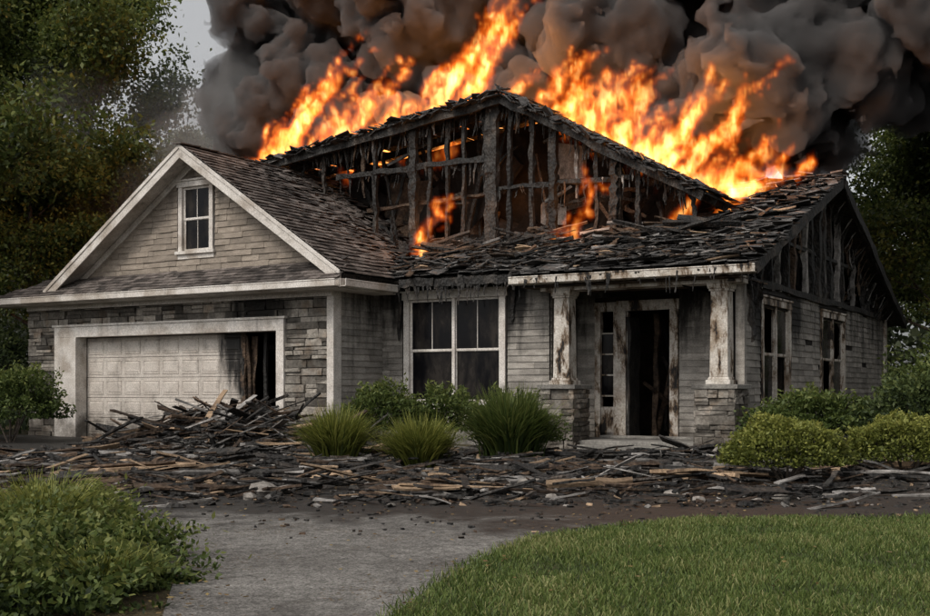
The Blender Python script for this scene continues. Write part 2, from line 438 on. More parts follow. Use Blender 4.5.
g.obj('garage_roof_shingles',['rshingle'],house)
g=MB()
def rake(g,a,b,v0,dep,th,mi=0):
    a=V(a);b=V(b); g.para(V((a.x,v0,a.z-dep/2)),V((b.x,v0,b.z-dep/2)),V((0,0,dep/2)),V((0,th/2,0)),mi,.5)
pk=V((-3.7,0,6.2))
rake(g,(.5,0,3.34),pk,-.485,.26,.04); rake(g,(-7.95,0,3.31),pk,-.485,.26,.04)
rake(g,(.5,0,3.37),pk+V((0,0,.03)),-.515,.09,.025); rake(g,(-7.95,0,3.34),pk+V((0,0,.03)),-.515,.09,.025)
for(a,b)in(((.3,-.24,3.32),(-3.7,-.24,6.04)),((-7.75,-.24,3.32),(-3.7,-.24,6.04))):
    g.para(a,b,(0,.235,0),(0,0,.012),0,.5)
rake(g,(.1,0,3.45),(-3.7,0,6.03),-.03,.16,.05); rake(g,(-7.5,0,3.45),(-3.7,0,6.03),-.03,.16,.05)
g.obj('gable_rake_trim',['white'],house,bevel=.006)
g=MB()
def gutter(g,a,b,out,mi=0):
    a=V(a);b=V(b);o=V(out)
    g.para(a+o*.01,b+o*.01,o*.012,(0,0,.085),mi,.5)
    g.para(a+o*.08+V((0,0,-.065)),b+o*.08+V((0,0,-.065)),o*.055,(0,0,.008),mi,.5)
    g.para(a+o*.14,b+o*.14,o*.008+V((0,0,0)),(0,0,.065),mi,.5)
    g.para(a+o*.145+V((0,0,.06)),b+o*.145+V((0,0,.06)),o*.014,(0,0,.012),mi,.5)
gutter(g,(-9.75,-.6,3.12),(.56,-.6,3.12),(0,-1,0)); gutter(g,(.56,-.6,3.12),(.56,1.15,3.12),(1,0,0))
g.para((-9.75,-.3,3.03),(.5,-.3,3.03),(0,.29,0),(0,0,.01),0,.5)
g.para((.28,-.0,3.031),(.28,1.3,3.031),(.27,0,0),(0,0,.01),0,.5)
g.bx(-9.78,-9.7,-.78,-.5,3.03,3.2,0)
g.bx(-9.0,0.02,-.14,-.02,2.93,3.02,0,.5)
g.obj('garage_gutter',['white'],house,bevel=.004)
wf=mapf('front',1.6); wop=[(.52,2.99,.72,3.12)]
g=MB(); core(g,wf,0,3.9,-.2,3.4,[(.6,2.9,.8,2.95)],.15); g.obj('front_wall_core',['inside'],house)
g=MB(); lap(g,wf,0.02,3.9,.25,3.3,wop,.125,seg=(.3,1.2)); g.obj('front_wall_siding',['siding_burn'],house)
g=MB(); g.bx(.02,3.88,1.5,1.6,0,.25,0); g.bx(7.62,7.78,1.6,13.9,0,.25,0); g.obj('foundation',['concrete'],house)
g=MB(); window(g,wf,.56,2.95,.84,2.92,.13,cols=2,broken=(),grid=2)
g.obj('front_window',['white','glass','inside'],house,bevel=.006)
g=MB(); core(g,mapf('side',3.9),1.62,2.8,-.2,3.4,[],.12); core(g,mapf('front',2.8),3.78,7.62,-.2,3.4,[(4.42,4.72,.25,2.62),(4.96,5.88,.1,2.62)],.14)
core(g,mapf('side',7.6),1.75,13.9,-.2,3.05,[(2.85,4.75,.86,2.62),(7.2,9.4,.86,2.62)],.15)
g.bx(-8.85,7.5,13.7,13.9,-.2,3.0,0); g.bx(-3.0,7.6,6.5,6.6,0,3.3,0); g.bx(0.1,3.7,3.2,3.3,0,3,0)
g.bx(3.4,7.5,4.6,4.7,0,3.2,0); g.bx(-8.8,-.1,6.0,6.1,0,3.3,0)
g.bx(-8.8,0,0.3,6,-.05,-.01,0)
g.obj('inner_walls',['inside'],house)
g=MB(); lap(g,mapf('side',3.9),1.64,2.8,.15,3.2,[],.125); lap(g,mapf('front',2.8),3.9,7.6,.15,3.2,[(4.30,6.05,0,2.86)],.125)
g.obj('porch_siding',['siding_burn'],house)
g=MB(); wr=mapf('side',7.6)
lap(g,wr,1.75,13.85,.25,3.0,[(2.78,4.82,.66,2.85),(7.14,9.46,.66,2.85)],.125,seg=(.3,1.0),miss=.035,dis=.005)
g.bx(7.52,7.68,1.62,1.745,.2,3.0,0); g.bx(7.55,7.69,13.85,13.97,.2,3.0,1)
g.obj('side_wall_siding',['siding_burn','whiteburn'],house)
g=MB(); window(g,wr,2.82,4.78,.84,2.66,.12,cols=2,broken=(1,2)); window(g,wr,7.18,9.42,.84,2.66,.12,cols=2,broken=(0,3))
g.obj('side_windows',['framburn','glass','inside'],house,bevel=.006)
g=MB(); dm=mapf('front',2.8)
def bb(g,mp,x0,x1,z0,z1,d0,d1,m): g.hexa([mp(x,z,d) for x in(x0,x1) for z in(z0,z1) for d in(d0,d1)],m,.5)
bb(g,dm,4.80,4.97,.15,2.62,-.1,.05,0); bb(g,dm,5.87,6.04,.15,2.62,-.1,.05,0); bb(g,dm,4.78,6.06,2.621,2.82,-.1,.055,0)
bb(g,dm,4.31,4.43,.15,2.62,-.1,.05,0); bb(g,dm,4.71,4.798,.15,2.62,-.1,.045,0); bb(g,dm,4.29,4.779,2.621,2.8,-.1,.05,0)
bb(g,dm,4.43,4.71,.15,.75,-.06,.0,0)
for z in(.95,1.36,1.77,2.18): bb(g,dm,4.43,4.71,z,z+.03,-.05,-.02,0)
for z in(1.36,2.18,1.77): bb(g,dm,4.43,4.71,z-.38,z,-.04,-.035,1)
bb(g,dm,4.97,5.0,.15,2.6,-.1,.0,0)
g.obj('entry_door_frame',['framburn','glass'],house,bevel=.006)
g=MB()
g.beam((5.05,2.95,.17),(5.05,2.95,2.5),.06,.5,8,.015,0); g.beam((5.25,3.6,.17),(5.3,3.6,2.6),.1,.1,7,.02,1)
for k in range(10): g.beam((R(5,6),R(3.2,4.4),R(.1,.6)),(R(4.9,6),R(3.2,4.4),R(1.2,3)),.07,.05,5,.02,k%2)
g.obj('charred_door',['char','charbrown'],house)
g=MB(); g.bx(3.95,7.55,1.35,2.79,-.1,.15,0); g.bx(4.75,6.9,1.0,1.349,-.1,.08,0); g.bx(4.55,6.95,2.45,2.75,.151,.2,0)
g.obj('porch_slab',['concrete'],house,bevel=.012)
g=MB()
for i in range(12): g.bx(3.6,7.75,1.0+i*.15,1.14+i*.15,3.0+R(-.01,.01),3.03,0)
g.obj('porch_ceiling',['charbrown'],house)
g=MB(); gc=MB(); gs=MB()
for(u,w)in((4.31,.34),(7.34,.36)):
    vv=1.42+.0
    gs.bx(u-w+.04,u+w-.04,vv-w+.04,vv+w-.04,0,1.1,0)
    for kind in range(4):
        if kind==0: mp=lambda a,z,d,c=vv-w+.04:V((a,c-d,z)); r=(u-w,u+w)
        elif kind==1: mp=lambda a,z,d,c=u+w-.04:V((c+d,a,z)); r=(vv-w,vv+w)
        elif kind==2: mp=lambda a,z,d,c=vv+w-.04:V((a,c+d,z)); r=(u-w,u+w)
        else: mp=lambda a,z,d,c=u-w+.04:V((c-d,a,z)); r=(vv-w,vv+w)
        stones(g,mp,r[0],r[1],0,1.1,[],hr=(.07,.2),wr=(.12,.4),dp=(.02,.075))
    gs.bx(u-w-.05,u+w+.05,vv-w-.05,vv+w+.05,1.101,1.18,1)
    def fru(mb,h0,h1,z0,z1,mi): 
        mb.hexa([V((u+a*h,vv+b*h,z)) for a in(-1,1) for b in(-1,1) for(h,z)in((h0,z0),(h1,z1))],mi,.5)
    fru(gc,.22,.22,1.181,1.26,0); fru(gc,.19,.18,1.261,1.31,0); fru(gc,.165,.15,1.311,2.8,0)
    fru(gc,.175,.175,2.801,2.84,0); fru(gc,.19,.21,2.841,2.93,0)
g.obj('pier_stones',['stone'],house,bevel=.008)
gs.obj('pier_cores_and_caps',['mortar','concrete'],house,bevel=.01)
gc.obj('porch_columns',['whiteburn'],house,bevel=.008)
g=MB(); g.bx(3.9,7.75,1.2,1.62,2.931,3.06,0); g.bx(7.3,7.68,1.62,2.7,2.93,3.05,0)
gutter(g,(3.45,.92,3.12),(8.12,.92,3.12),(0,-1,0)); 
g.obj('porch_beam_and_gutter',['whiteburn'],house,bevel=.006)
g=MB()
for i in range(8):
    a=.75+i*.34; g.beam((a,1.16,3.22+R(-.03,.02)),(a+R(.3,.5),1.16,3.22+R(-.03,.02)),.15,.05,4,.02,0)
for i in range(110):
    u=R(.7,7.9); v=1.15 if u<3.5 else .78
    if u<3.5 or R(0,1)<.4: g.beam((u,v,3.15),(u+R(-.06,.06),v+R(-.03,.03),3.15-R(.05,.4)),R(.02,.07),.015,3,.01,0,None,.8)
g.obj('charred_eave',['char'],house)
k=.38; zf=lambda v:3.2+k*(v-.9)
g=MB()
slab(g,[(.2,1.2,zf(1.2)-.03),(3.5,1.2,zf(1.2)-.03),(3.5,7.2,zf(7.2)-.03),(.2,7.2,zf(7.2)-.03)],.06)
slab(g,[(3.501,.9,zf(.9)-.03),(8.1,.9,zf(.9)-.03),(8.1,7.2,zf(7.2)-.03),(3.501,7.2,zf(7.2)-.03)],.06)
slab(g,[(-3,7.2,zf(7.2)-.03),(8.1,7.2,zf(7.2)-.03),(8.1,14.3,2.85),(-3,14.3,2.85)],.08)
slab(g,[(-2.5,3,zf(3)-.04),(.199,3,zf(3)-.04),(.199,7.2,zf(7.2)-.04),(-2.5,7.2,zf(7.2)-.04)],.06)
g.obj('main_roof_deck',['char'],house)
g=MB()
SV=V((0,1,k)); sc=SV.length
def ins1(a,s):
    v=.88+s/sc; u=-.6+a
    if u<3.45 and v<1.15: return False
    if u<.5 and v<1.9+ (0.5-u)*.6: return False
    if v>3.1 and u<5.9: return False
    return True
shingles(g,(-.6,.86,zf(.86)),(1,0,0),SV,8.75,6.75,ins1,expo=.17,tw=.3,dis=.13,miss=.12,lift=.045,th=.009)
shingles(g,(-.6,.9,zf(.9)+.03),(1,0,0),SV,8.75,6.7,ins1,expo=.3,tw=.36,dis=.34,miss=.45,lift=.1,th=.01)
for i in range(9):
    g.box((7.95-i*.3+R(-.05,.05),7.2,zf(7.2)+.05),(.16,.16,.014),Euler((R(-.2,.2),R(-.2,.2),R(-.3,.3))).to_matrix(),0)
shingles(g,(-3,14.35,2.83),(1,0,0),(0,-7.1,2.74),11.1,7.6,None,expo=.3,tw=.6,dis=.08,miss=.1,lift=.03)
g.obj('burnt_roof_shingles',['bshingle'],house)
g=MB()
for i in range(900):
    u=R(.3,8.0); v=R(1.3,3.4) if u<6 else R(1.0,7.0)
    if u>3.6 and R(0,1)<.3: v=R(.95,3)
    a=R(-.5,.5) if R(0,1)<.6 else R(0,3.1); L=R(.15,.75)
    z=zf(v)+.06+abs(R(0,1))**2*.18
    d=V((math.cos(a),math.sin(a),math.sin(a)*k+R(-.2,.2)))*L
    c=V((u,v,z)); mi=random.choices([0,1,2,3],[.62,.16,.17,.05])[0]
    g.beam(c-d*.5,c+d*.5,R(.01,.03),R(.03,.12),4,.006,mi,None,R(0,.5),.02,R(-.5,.5))
for i in range(90):
    u=R(0,6.6); v=R(2.3,3.3); L=R(.4,1.6); a=R(-.7,.7)
    c=V((u,v,zf(v)+.05+R(0,.28))); d=V((math.cos(a),math.sin(a)*.6,R(-.3,.3)))*L
    g.beam(c-d*.5,c+d*.5,R(.03,.07),R(.05,.14),5,.014,random.choices([0,1,2],[.66,.2,.14])[0],None,R(0,.4),.03,R(-1,1))
g.obj('roof_debris',['char','charbrown','ashgray','wood'],house)
PU,PZ=2.09,7.26
def zr(u): return PZ-.553*(u-PU) if u>PU else PZ-.125*(PU-u)
def gb(u): return max(4.05,zg(u))
g=MB()
u=-3.3
while u<6.3:
    zt=zr(u)-.1; z0=gb(u)-.1; r=R(0,1); w=R(.05,.11)
    mi=random.choices([0,1,2],[.78,.13,.09])[0]
    if r<.6: g.beam((u,3.2+R(-.04,.04),z0),(u+R(-.05,.05),3.2,zt),w,.1,14,.017,mi)
    elif r<.85: g.beam((u,3.2,zt),(u+R(-.15,.15),3.25,zt-R(.35,.7)*(zt-z0)),w,.08,8,.018,mi,None,.7)
    else: g.beam((u,3.2,z0),(u+R(-.15,.15),3.25,z0+R(.3,.7)*(zt-z0)),w,.08,8,.018,mi,None,.7)
    u+=R(.38,.62)
for(u,w)in((1.75,.28),(-.25,.17),(4.55,.15),(3.2,.13)):
    g.beam((u,3.14,gb(u)-.1),(u+.02,3.14,zr(u)-.1),w,.14,18,.024,0)
g.beam((-2.4,3.16,5.98),(1.7,3.16,6.0),.11,.07,16,.022,0); g.beam((1.8,3.18,5.35),(4.9,3.18,5.3),.09,.07,14,.022,0)
g.beam((-1.6,3.3,5.15),(1.6,3.35,5.3),.07,.06,10,.02,1); g.beam((-.6,3.15,4.25),(6.2,3.15,4.15),.14,.1,18,.02,0)
for i in range(22):
    u=R(-2.6,5.8); zt=zr(u)-.15; z0=gb(u)
    if zt-z0<.4: continue
    z=R(z0,zt); L=R(.3,1.1); a=R(-1.3,1.3)
    g.beam((u,R(3.3,4.2),z),(u+L*math.cos(a),R(3.3,4.2),min(z+L*math.sin(a),zr(min(u+L,6.3))-.2)),R(.04,.1),.05,6,.018,random.choices([0,1,2],[.55,.3,.15])[0],None,.3)
for i in range(230):
    u=R(-3,6.2); z=zr(u)-.12
    if R(0,1)<.25 and -2.3<u<4.8: z=5.98 if u<1.7 else 5.33
    g.beam((u,3.05+R(0,.2),z),(u+R(-.05,.05),3.1+R(-.05,.1),z-R(.08,.55)),R(.015,.07),.012,4,.012,random.choices([0,1,2],[.75,.13,.12])[0],None,.85)
for vv in(2.95,3.7,4.5):
    g.beam((-4.3,vv,zr(-4.3)-.1),(PU,vv,PZ-.1),.16,.06,16,.018,0); g.beam((PU,vv,PZ-.1),(6.45,vv,zr(6.45)-.1),.16,.06,14,.018,0)
for i in range(13):
    u=R(-2.2,5.4); z0=gb(u); zt=zr(u); vv=R(3.8,4.7)
    g.beam((u,vv,z0),(u+R(-.9,.9),vv,min(zt,zr(min(6,u+.9)))-.2),R(.05,.1),.05,8,.018,random.choices([0,1],[.6,.4])[0])
g.obj('burnt_gable_framing',['char','charbrown','ashgray'],house)
g=MB()
for i in range(34):
    u=R(-2.8,5.8); z0=gb(u); zt=zr(u)
    if zt-z0<.5: continue
    z=R(z0,z0+(zt-z0)*.75); v=R(4.4,4.95)
    g.box((u,v,z),(R(.2,.6),.02,R(.15,.5)),Euler((R(-.6,.3),R(-.7,.7),R(-.4,.4))).to_matrix(),random.choices([0,1,2],[.55,.38,.07])[0],None,.08)
P=[(-4.3,5,3.9),(6.5,5,3.9),(6.5,5,zr(6.5)-.1),(PU,5,PZ-.15),(-4.3,5,zr(-4.3)-.1)]
g.face(P,0,.3)  # charred backing sheet added before the flames so the attic stays dark
g.obj('attic_scraps_dark_backing',['inside','charbrown','ashgray'],house)
g=MB()
def roofside(u0,u1):
    n=int(abs(u1-u0)/.15); 
    for i in range(n):
        ua=u0+(u1-u0)*i/n; ub=u0+(u1-u0)*(i+.93)/n
        if R(0,1)<.07: continue
        va=2.86+R(-.05,.06); vb=R(6.5,8.4) if R(0,1)<.7 else R(3.6,5.5)
        m=((ua+ub)/2); 
        a=V((m,va,zr(m)));b=V((m,vb,zr(m)+R(-.05,.05)))
        W=V(((ub-ua)/2,0,(zr(ub)-zr(ua))/2)); g.para(a,b,W,(0,0,.02),0,None)
roofside(-4.7,PU); roofside(PU,6.5)
g.obj('gable_roof_boards',['char'],house)
g=MB()
aL=V((-4.75,2.84,zr(-4.75)+.02)); aR=V((6.55,2.84,zr(6.55)+.02)); pkk=V((PU,2.84,PZ+.02))
shingles(g,aL,(0,1,0),pkk-aL,5,(pkk-aL).length,None,expo=.16,tw=.35,dis=.16,miss=.2,lift=.05,th=.012)
shingles(g,aR,(0,1,0),pkk-aR,5,(pkk-aR).length,None,expo=.16,tw=.35,dis=.16,miss=.2,lift=.05,th=.012)
for i in range(170):
    u=R(-4.7,6.5); g.box((u,2.85+R(-.08,.2),zr(u)+R(-.02,.1)),(R(.05,.16),R(.05,.15),.01),Euler((R(-.5,.5),math.atan(.553 if u>PU else -.125)+R(-.5,.5),R(-.6,.6))).to_matrix(),0)
g.obj('gable_roof_crust',['bshingle'],house)
zw=lambda v: zf(v) if v<7.2 else zf(7.2)-.386*(v-7.2)
g=MB(); v=1.2
while v<13.8:
    zt=zw(v)-.12; z0=2.95
    if zt>z0+.15:
        r=R(0,1); w=R(.07,.15); mi=random.choices([0,1,2],[.6,.2,.2])[0]
        if r<.75: g.beam((7.6,v,z0),(7.6,v+R(-.05,.05),zt),.1,w,9,.018,mi)
        else: g.beam((7.6,v,zt),(7.62,v+R(-.1,.1),zt-R(.4,.8)*(zt-z0)),.08,w,6,.018,1,None,.6)
    v+=R(.4,.7)
for vv in(6.9,7.3): g.beam((7.62,vv,2.95),(7.62,vv+.03,zw(vv)-.1),.14,.18,10,.02,0)
for u in(7.6,8.05,8.1):
    g.beam((u,.85,zw(.85)-.06),(u,7.2,zw(7.2)-.06),.2,.05,16,.014,0); g.beam((u,7.2,zw(7.2)-.06),(u,14.3,zw(14.3)-.06),.2,.05,16,.014,0)
g.beam((7.64,1.2,3.03),(7.64,13.9,2.98),.12,.1,20,.016,0)
g.beam((7.6,3.6,4.0),(7.6,11,3.95),.08,.06,12,.02,0)
for i in range(130):
    v=R(1.5,13.5); z=zw(v)-.15
    if z<3.1: continue
    g.beam((7.66+R(-.05,.35),v,z),(7.68,v+R(-.05,.05),z-R(.1,.5)),.015,R(.03,.1),4,.012,random.choices([0,1,2],[.6,.15,.25])[0],None,.8)
for i in range(40):
    v=R(2.5,12); z=R(3.0,max(3.1,zw(v)-.5)); L=R(.3,1)
    a=R(-1.2,1.4); zz=min(z+L*math.sin(a),zw(min(13,v+L))-.2); g.beam((R(7,7.5),v,z),(R(7,7.6),v+L*math.cos(a),max(3,zz)),.05,R(.04,.1),6,.018,random.choices([0,1,2],[.45,.3,.25])[0])
g.obj('side_gable_framing',['char','charbrown','ashgray'],house)
g=MB(); g.face([(6.7,1.2,2.9),(6.7,13.9,2.9),(6.7,13.9,zw(13.9)-.1),(6.7,7.2,zw(7.2)-.1),(6.7,1.2,zw(1.2)-.1)],0,.3)  # near-black sheet added behind the open studs for a dark inside
g.face([(7.55,1.2,2.96),(6.6,1.2,2.96),(6.6,13.9,2.96),(7.55,13.9,2.96)],0,.3)
g.obj('side_attic_floor_dark_backing',['inside'],house)
g=MB()
g.beam((7.72,1.75,3.05),(7.78,1.8,1.9),.14,.02,8,.03,0,None,.6); g.beam((7.76,2.0,3.0),(7.7,2.05,2.3),.1,.02,8,.03,0,None,.6)
g.beam((7.72,2.4,3.0),(7.7,2.42,2.5),.1,.02,6,.03,0,None,.6)
g.beam((.5,1.52,3.1),(.47,1.52,2.1),.08,.015,8,.015,0,None,.6); g.beam((3.15,1.54,3.1),(3.1,1.54,2.4),.1,.015,8,.015,0,None,.6)
g.obj('hanging_scraps',['char'],house)
# ------------------------------------------------------------ GROUND
def polyobj(name,pts,z,mat):
    me=bpy.data.meshes.new(name); me.from_pydata([(x,y,z) for x,y in pts],[],[tuple(range(len(pts)))])
    me.materials.append(mat); me.update(); o=bpy.data.objects.new(name,me); COL.objects.link(o); return o
def groundmat(name,c1,c2,litter,soot,crack=False):
    m,t,out=newmat(name); p=t.new('ShaderNodeBsdfPrincipled'); p.inputs['Roughness'].default_value=.92; p.inputs['Specular IOR Level'].default_value=.2
    tc=t.new('ShaderNodeNewGeometry').outputs['Position']
    n=t.noise(tc,.6,6,.6); col=t.mix(t.mr(n.outputs[0],.35,.65),c1,c2)
    f=t.noise(tc,70,3,.7); col=t.mix(1.0,col,t.vmath('SCALE',(1,1,1),scale=t.mr(f.outputs[0],.3,.7,.4,1.65)),'MULTIPLY')
    f2=t.noise(tc,9,5,.7); col=t.mix(1.0,col,t.vmath('SCALE',(1,1,1),scale=t.mr(f2.outputs[0],.3,.7,.7,1.28)),'MULTIPLY')
    if crack:
        w=t.noise(tc,1.5,4,.6); wp=t.vmath('ADD',tc,t.vmath('SCALE',w.outputs[1],scale=.5))
        vo=t.new('ShaderNodeTexVoronoi',feature='DISTANCE_TO_EDGE'); t.put(vo.inputs['Vector'],wp); vo.inputs['Scale'].default_value=.4
        ck=t.math('MULTIPLY',t.mr(vo.outputs[0],.0,.01,1,0),t.mr(n.outputs[0],.5,.6))
        col=t.mix(t.math('MULTIPLY',ck,.5),col,(.02,.018,.016))
        st=t.noise(tc,1.7,6,.7,.6); col=t.mix(t.mr(st.outputs[0],.48,.72,0,.6),col,(.05,.045,.04))
    if litter:
        vo=t.new('ShaderNodeTexVoronoi'); t.put(vo.inputs['Vector'],tc); vo.inputs['Scale'].default_value=28
        lm=t.math('MULTIPLY',t.mr(vo.outputs[0],.22,.3,1,0),t.mr(t.noise(tc,1.1,5,.7).outputs[0],.62-litter,.75-litter))
        col=t.mix(lm,col,t.mix(vo.outputs[1],(.14,.09,.04),(.05,.035,.02)))
    if soot:
        sp=t.new('ShaderNodeSeparateXYZ'); t.put(sp.inputs[0],tc)
        yf=t.mr(t.math('MULTIPLY_ADD',sp.outputs[0],-soot[3],sp.outputs[1]),soot[0],soot[1],0,soot[2])
        sn=t.noise(tc,.9,7,.7,.5); sm=t.mr(t.math('ADD',sn.outputs[0],yf),.60,.85)
        col=t.mix(t.math('MULTIPLY',sm,.95),col,t.mix(f2.outputs[0],(.008,.008,.008),(.05,.045,.04)))
        rg=t.mr(sm,0,1,.92,.6); t.put(p.inputs['Roughness'],rg)
    t.put(p.inputs['Base Color'],col)
    b=t.new('ShaderNodeBump'); b.inputs['Strength'].default_value=.7; b.inputs['Distance'].default_value=.02
    t.put(b.inputs['Height'],t.math('ADD',f.outputs[0],t.math('MULTIPLY',f2.outputs[0],2.0))); t.put(p.inputs['Normal'],b.outputs[0])
    t.L.new(p.outputs[0],out.inputs[0]); return m
ground=polyobj('ground',[(-400,-60),(400,-60),(400,600),(-400,600)],0,groundmat('soil_ground',(.05,.04,.025),(.07,.06,.03),.25,None))
redge=[(-.75,-3),(-.6,2),(-.34,5.57),(-.19,6.29),(.1,7.4),(.5,8.3),(1.0,9.0),(1.9,9.5),(3.85,9.7),(8,10.0)]
ledge=[(-1.2,-3),(-1.3,3),(-1.45,5.5),(-1.65,6.5),(-2.15,7.86),(-3.2,9.6),(-5,11.0),(-9,11.8),(-14,12)]
M['asphalt']=groundmat('asphalt',(.125,.118,.109),(.19,.181,.167),.12,(7.4,11.6,.5,-.25),crack=True)
drive=polyobj('driveway',redge+[(8,19),(4.5,20.2),(-1.9,22.2),(-10.3,27.4),(-14,27)]+ledge[::-1],.008,M['asphalt'])
M['lawnbase']=groundmat('lawn_soil',(.04,.052,.018),(.062,.07,.027),.1,(9,10.5,.3,0))
lawnp=redge+[(30,9.5),(30,-3)]
lawn=polyobj('lawn',lawnp,.016,M['lawnbase'])
def inpoly(X,Y,poly):
    ins=np.zeros(len(X),bool); n=len(poly)
    for i in range(n):
        x1,y1=poly[i];x2,y2=poly[(i+1)%n]
        c=((y1>Y)!=(y2>Y))&(X<(x2-x1)*(Y-y1)/((y2-y1) if y2!=y1 else 1e-9)+x1)
        ins^=c
    return ins
n=260000
X=rng.uniform(-1,9,n); Y=4.0+rng.uniform(0,1,n)**.9*6.0
jx=rng.normal(0,.07,n)
ok=inpoly(X+jx,Y+jx,lawnp)&(X<Y*.45+1.2)&(X>-.8)
X=X[ok];Y=Y[ok];n=len(X)
den=np.array([mnoise.noise(V((x*1.3,y*1.3,3.3)))+.5*mnoise.noise(V((x*4,y*4,7))) for x,y in zip(X,Y)])
ok=rng.uniform(-.9,.5,n)<den+.25; X=X[ok];Y=Y[ok];den=den[ok];n=len(X)
h=rng.uniform(.02,.05,n)*(1+.5*den); a=rng.uniform(0,6.28,n); lean=rng.uniform(.1,1.0,n)*h; w=rng.uniform(.0022,.0045,n)
dxx,dyy=np.cos(a),np.sin(a); b=rng.uniform(0,6.28,n); sx,sy=np.cos(b)*w,np.sin(b)*w
z0=np.full(n,.016)
Q=np.stack([np.stack([X-sx,Y-sy,z0],1),np.stack([X+sx,Y+sy,z0],1),np.stack([X+sx*.6+dxx*lean,Y+sy*.6+dyy*lean,z0+h],1),np.stack([X-sx*.6+dxx*lean,Y-sy*.6+dyy*lean,z0+h*.97],1)],1)
quads_obj('lawn_grass',Q,np.clip(rng.normal(.48,.24,n)+den*.35,0,1),['grass'])
n=16000; X=rng.uniform(-30,34,n);Y=rng.uniform(24,60,n); c=np.stack([X,Y,rng.uniform(.0,.3,n)],1)
cs,sn=math.cos(-TH),math.sin(-TH); ux=(X+2.55)*cs-(Y-22.6)*sn; vy=(X+2.55)*sn+(Y-22.6)*cs
ok=(ux<-9.6)|(ux>8.3)|(vy>14.5); c=c[ok]
quads_obj('rough_grass',leaves(c,.45,.12,np.array([0,0,1.2])),rng.uniform(.1,.7,len(c)),['leafD'])
# ------------------------------------------------------------ DEBRIS
def hh(x,y):
    a=(x+4.0)/1.5; b=(y-19.4)/1.5
    p=.5*math.exp(-(a*a+b*b))
    e=max(0,min(1,(y-10.2)/2.5))*max(0,min(1,(20.2-y)/1.5))*max(0,min(1,(x+7.5)/2.5))*max(0,min(1,(8-x)/2))
    return p+e*max(0,.03+.11*mnoise.noise(V((x*.9,y*.9,1)))+.05*mnoise.noise(V((x*3,y*3,2))))
g=MB(); nx,ny=150,110; x0,x1,yy0,yy1=-8,8.5,10.0,23
idx={}
for i in range(nx+1):
    for j in range(ny+1):
        x=x0+(x1-x0)*i/nx; y=yy0+(yy1-yy0)*j/ny
        z=hh(x,y)+.025*mnoise.noise(V((x*7,y*7,5)))
        idx[i,j]=len(g.v); g.v.append((x,y,z-.012))
for i in range(nx):
    for j in range(ny):
        q=(idx[i,j],idx[i+1,j],idx[i+1,j+1],idx[i,j+1])
        if max(g.v[a][2] for a in q)>.01: g.f.append(q); g.m.append(0); g.t.append(R(.2,.8))
M['ash']=groundmat('ash_rubble',(.016,.014,.013),(.045,.04,.036),.3,None)
g.obj('ash_rubble',['ash'])
g=MB()
def plank(x,y,L,w,th,a,tilt,dz,mi,bow=.012):
    z=hh(x,y)+dz+th/2+abs(math.sin(tilt))*L*.3
    d=V((math.cos(a)*math.cos(tilt),math.sin(a)*math.cos(tilt),math.sin(tilt)))*L*.5; c=V((x,y,z))
    g.beam(c-d,c+d,th,w,5,min(.01,th*.25),mi,None,R(0,.35),bow,random.gauss(0,.25))
def scat():
    r=R(0,1)
    if r<.28:
        return random.gauss(-3.9,1.7),random.gauss(17.9,1.6)
    if r<.8:
        y=R(10.6,17.8); return R(-.42,.36)*y+R(-1,1),y
    y=R(13,19); return R(-.1,.44)*y,y
for i in range(2600):
    x,y=scat()
    if y>20.6 or y<10.0 or (y<11.6 and R(0,1)<.55): continue
    L=abs(random.gauss(.32,.3))+.08; mi=random.choices([0,1,2,3],[.6,.19,.15,.06])[0]
    a=random.gauss(.1,.8)
    plank(x,y,L,R(.015,.085),R(.008,.03),a,random.gauss(0,.13),abs(random.gauss(0,.05)),mi)
for i in range(230):
    x,y=scat()
    if y>20.4 or y<11.4: continue
    plank(x,y,R(.5,1.5),R(.09,.2),R(.018,.04),random.gauss(.1,.5),random.gauss(0,.06),R(.0,.08),random.choices([0,1,2,3],[.54,.26,.13,.07])[0])
for i in range(380):
    x,y=random.gauss(-4.0,.9),random.gauss(19.2,.8); L=R(.3,1.5)
    plank(x,y,L,R(.03,.17),R(.012,.04),random.choice([R(-.9,.9),R(0,3.1)]),random.gauss(0,.22),abs(random.gauss(0,.09)),random.choices([0,1,2,3],[.5,.26,.16,.08])[0])
for(x,y,L,w,a,ti,mi)in((-3.9,13.9,1.25,.2,.25,.05,3),(-3.1,13.2,1.0,.14,.35,.04,2),(2.5,12.6,1.2,.1,-.9,.03,3),(1.6,14.5,1.7,.12,.1,.03,1),(.2,14.9,1.6,.11,.2,.04,1),
    (5.0,14.2,1.4,.14,-.15,.06,3),(-2.2,12.0,1.1,.14,.5,.06,0),(1.3,12.0,.9,.12,-.1,.04,3),(-5.6,15.5,1.3,.1,.1,.03,1),(3.4,15.4,1.5,.14,.3,.05,2),(-1.2,15.2,1.4,.1,-.2,.04,2),(-5.3,18.9,1.9,.12,.45,.2,3),(-3.6,18.6,1.6,.12,-.9,.3,0),(-4.8,18.4,1.8,.12,.6,.22,1),
    (-3.7,19.4,1.8,.1,.8,.3,0),(-6.0,17.3,1.8,.12,.15,.05,0),(4.1,18.2,1.8,.3,.2,.08,0),(3.4,18.6,1.5,.3,.0,.06,1)):
    plank(x,y,L,w,.045,a,ti,.05,mi)
for i in range(2600):
    x,y=scat(); 
    if y>20.8: continue
    g.box((x,y,hh(x,y)+.01),(R(.01,.045),R(.008,.04),R(.003,.012)),Euler((R(-.5,.5),R(-.5,.5),R(0,3))).to_matrix(),random.choices([0,1,2,3],[.58,.18,.16,.08])[0],None,.006)
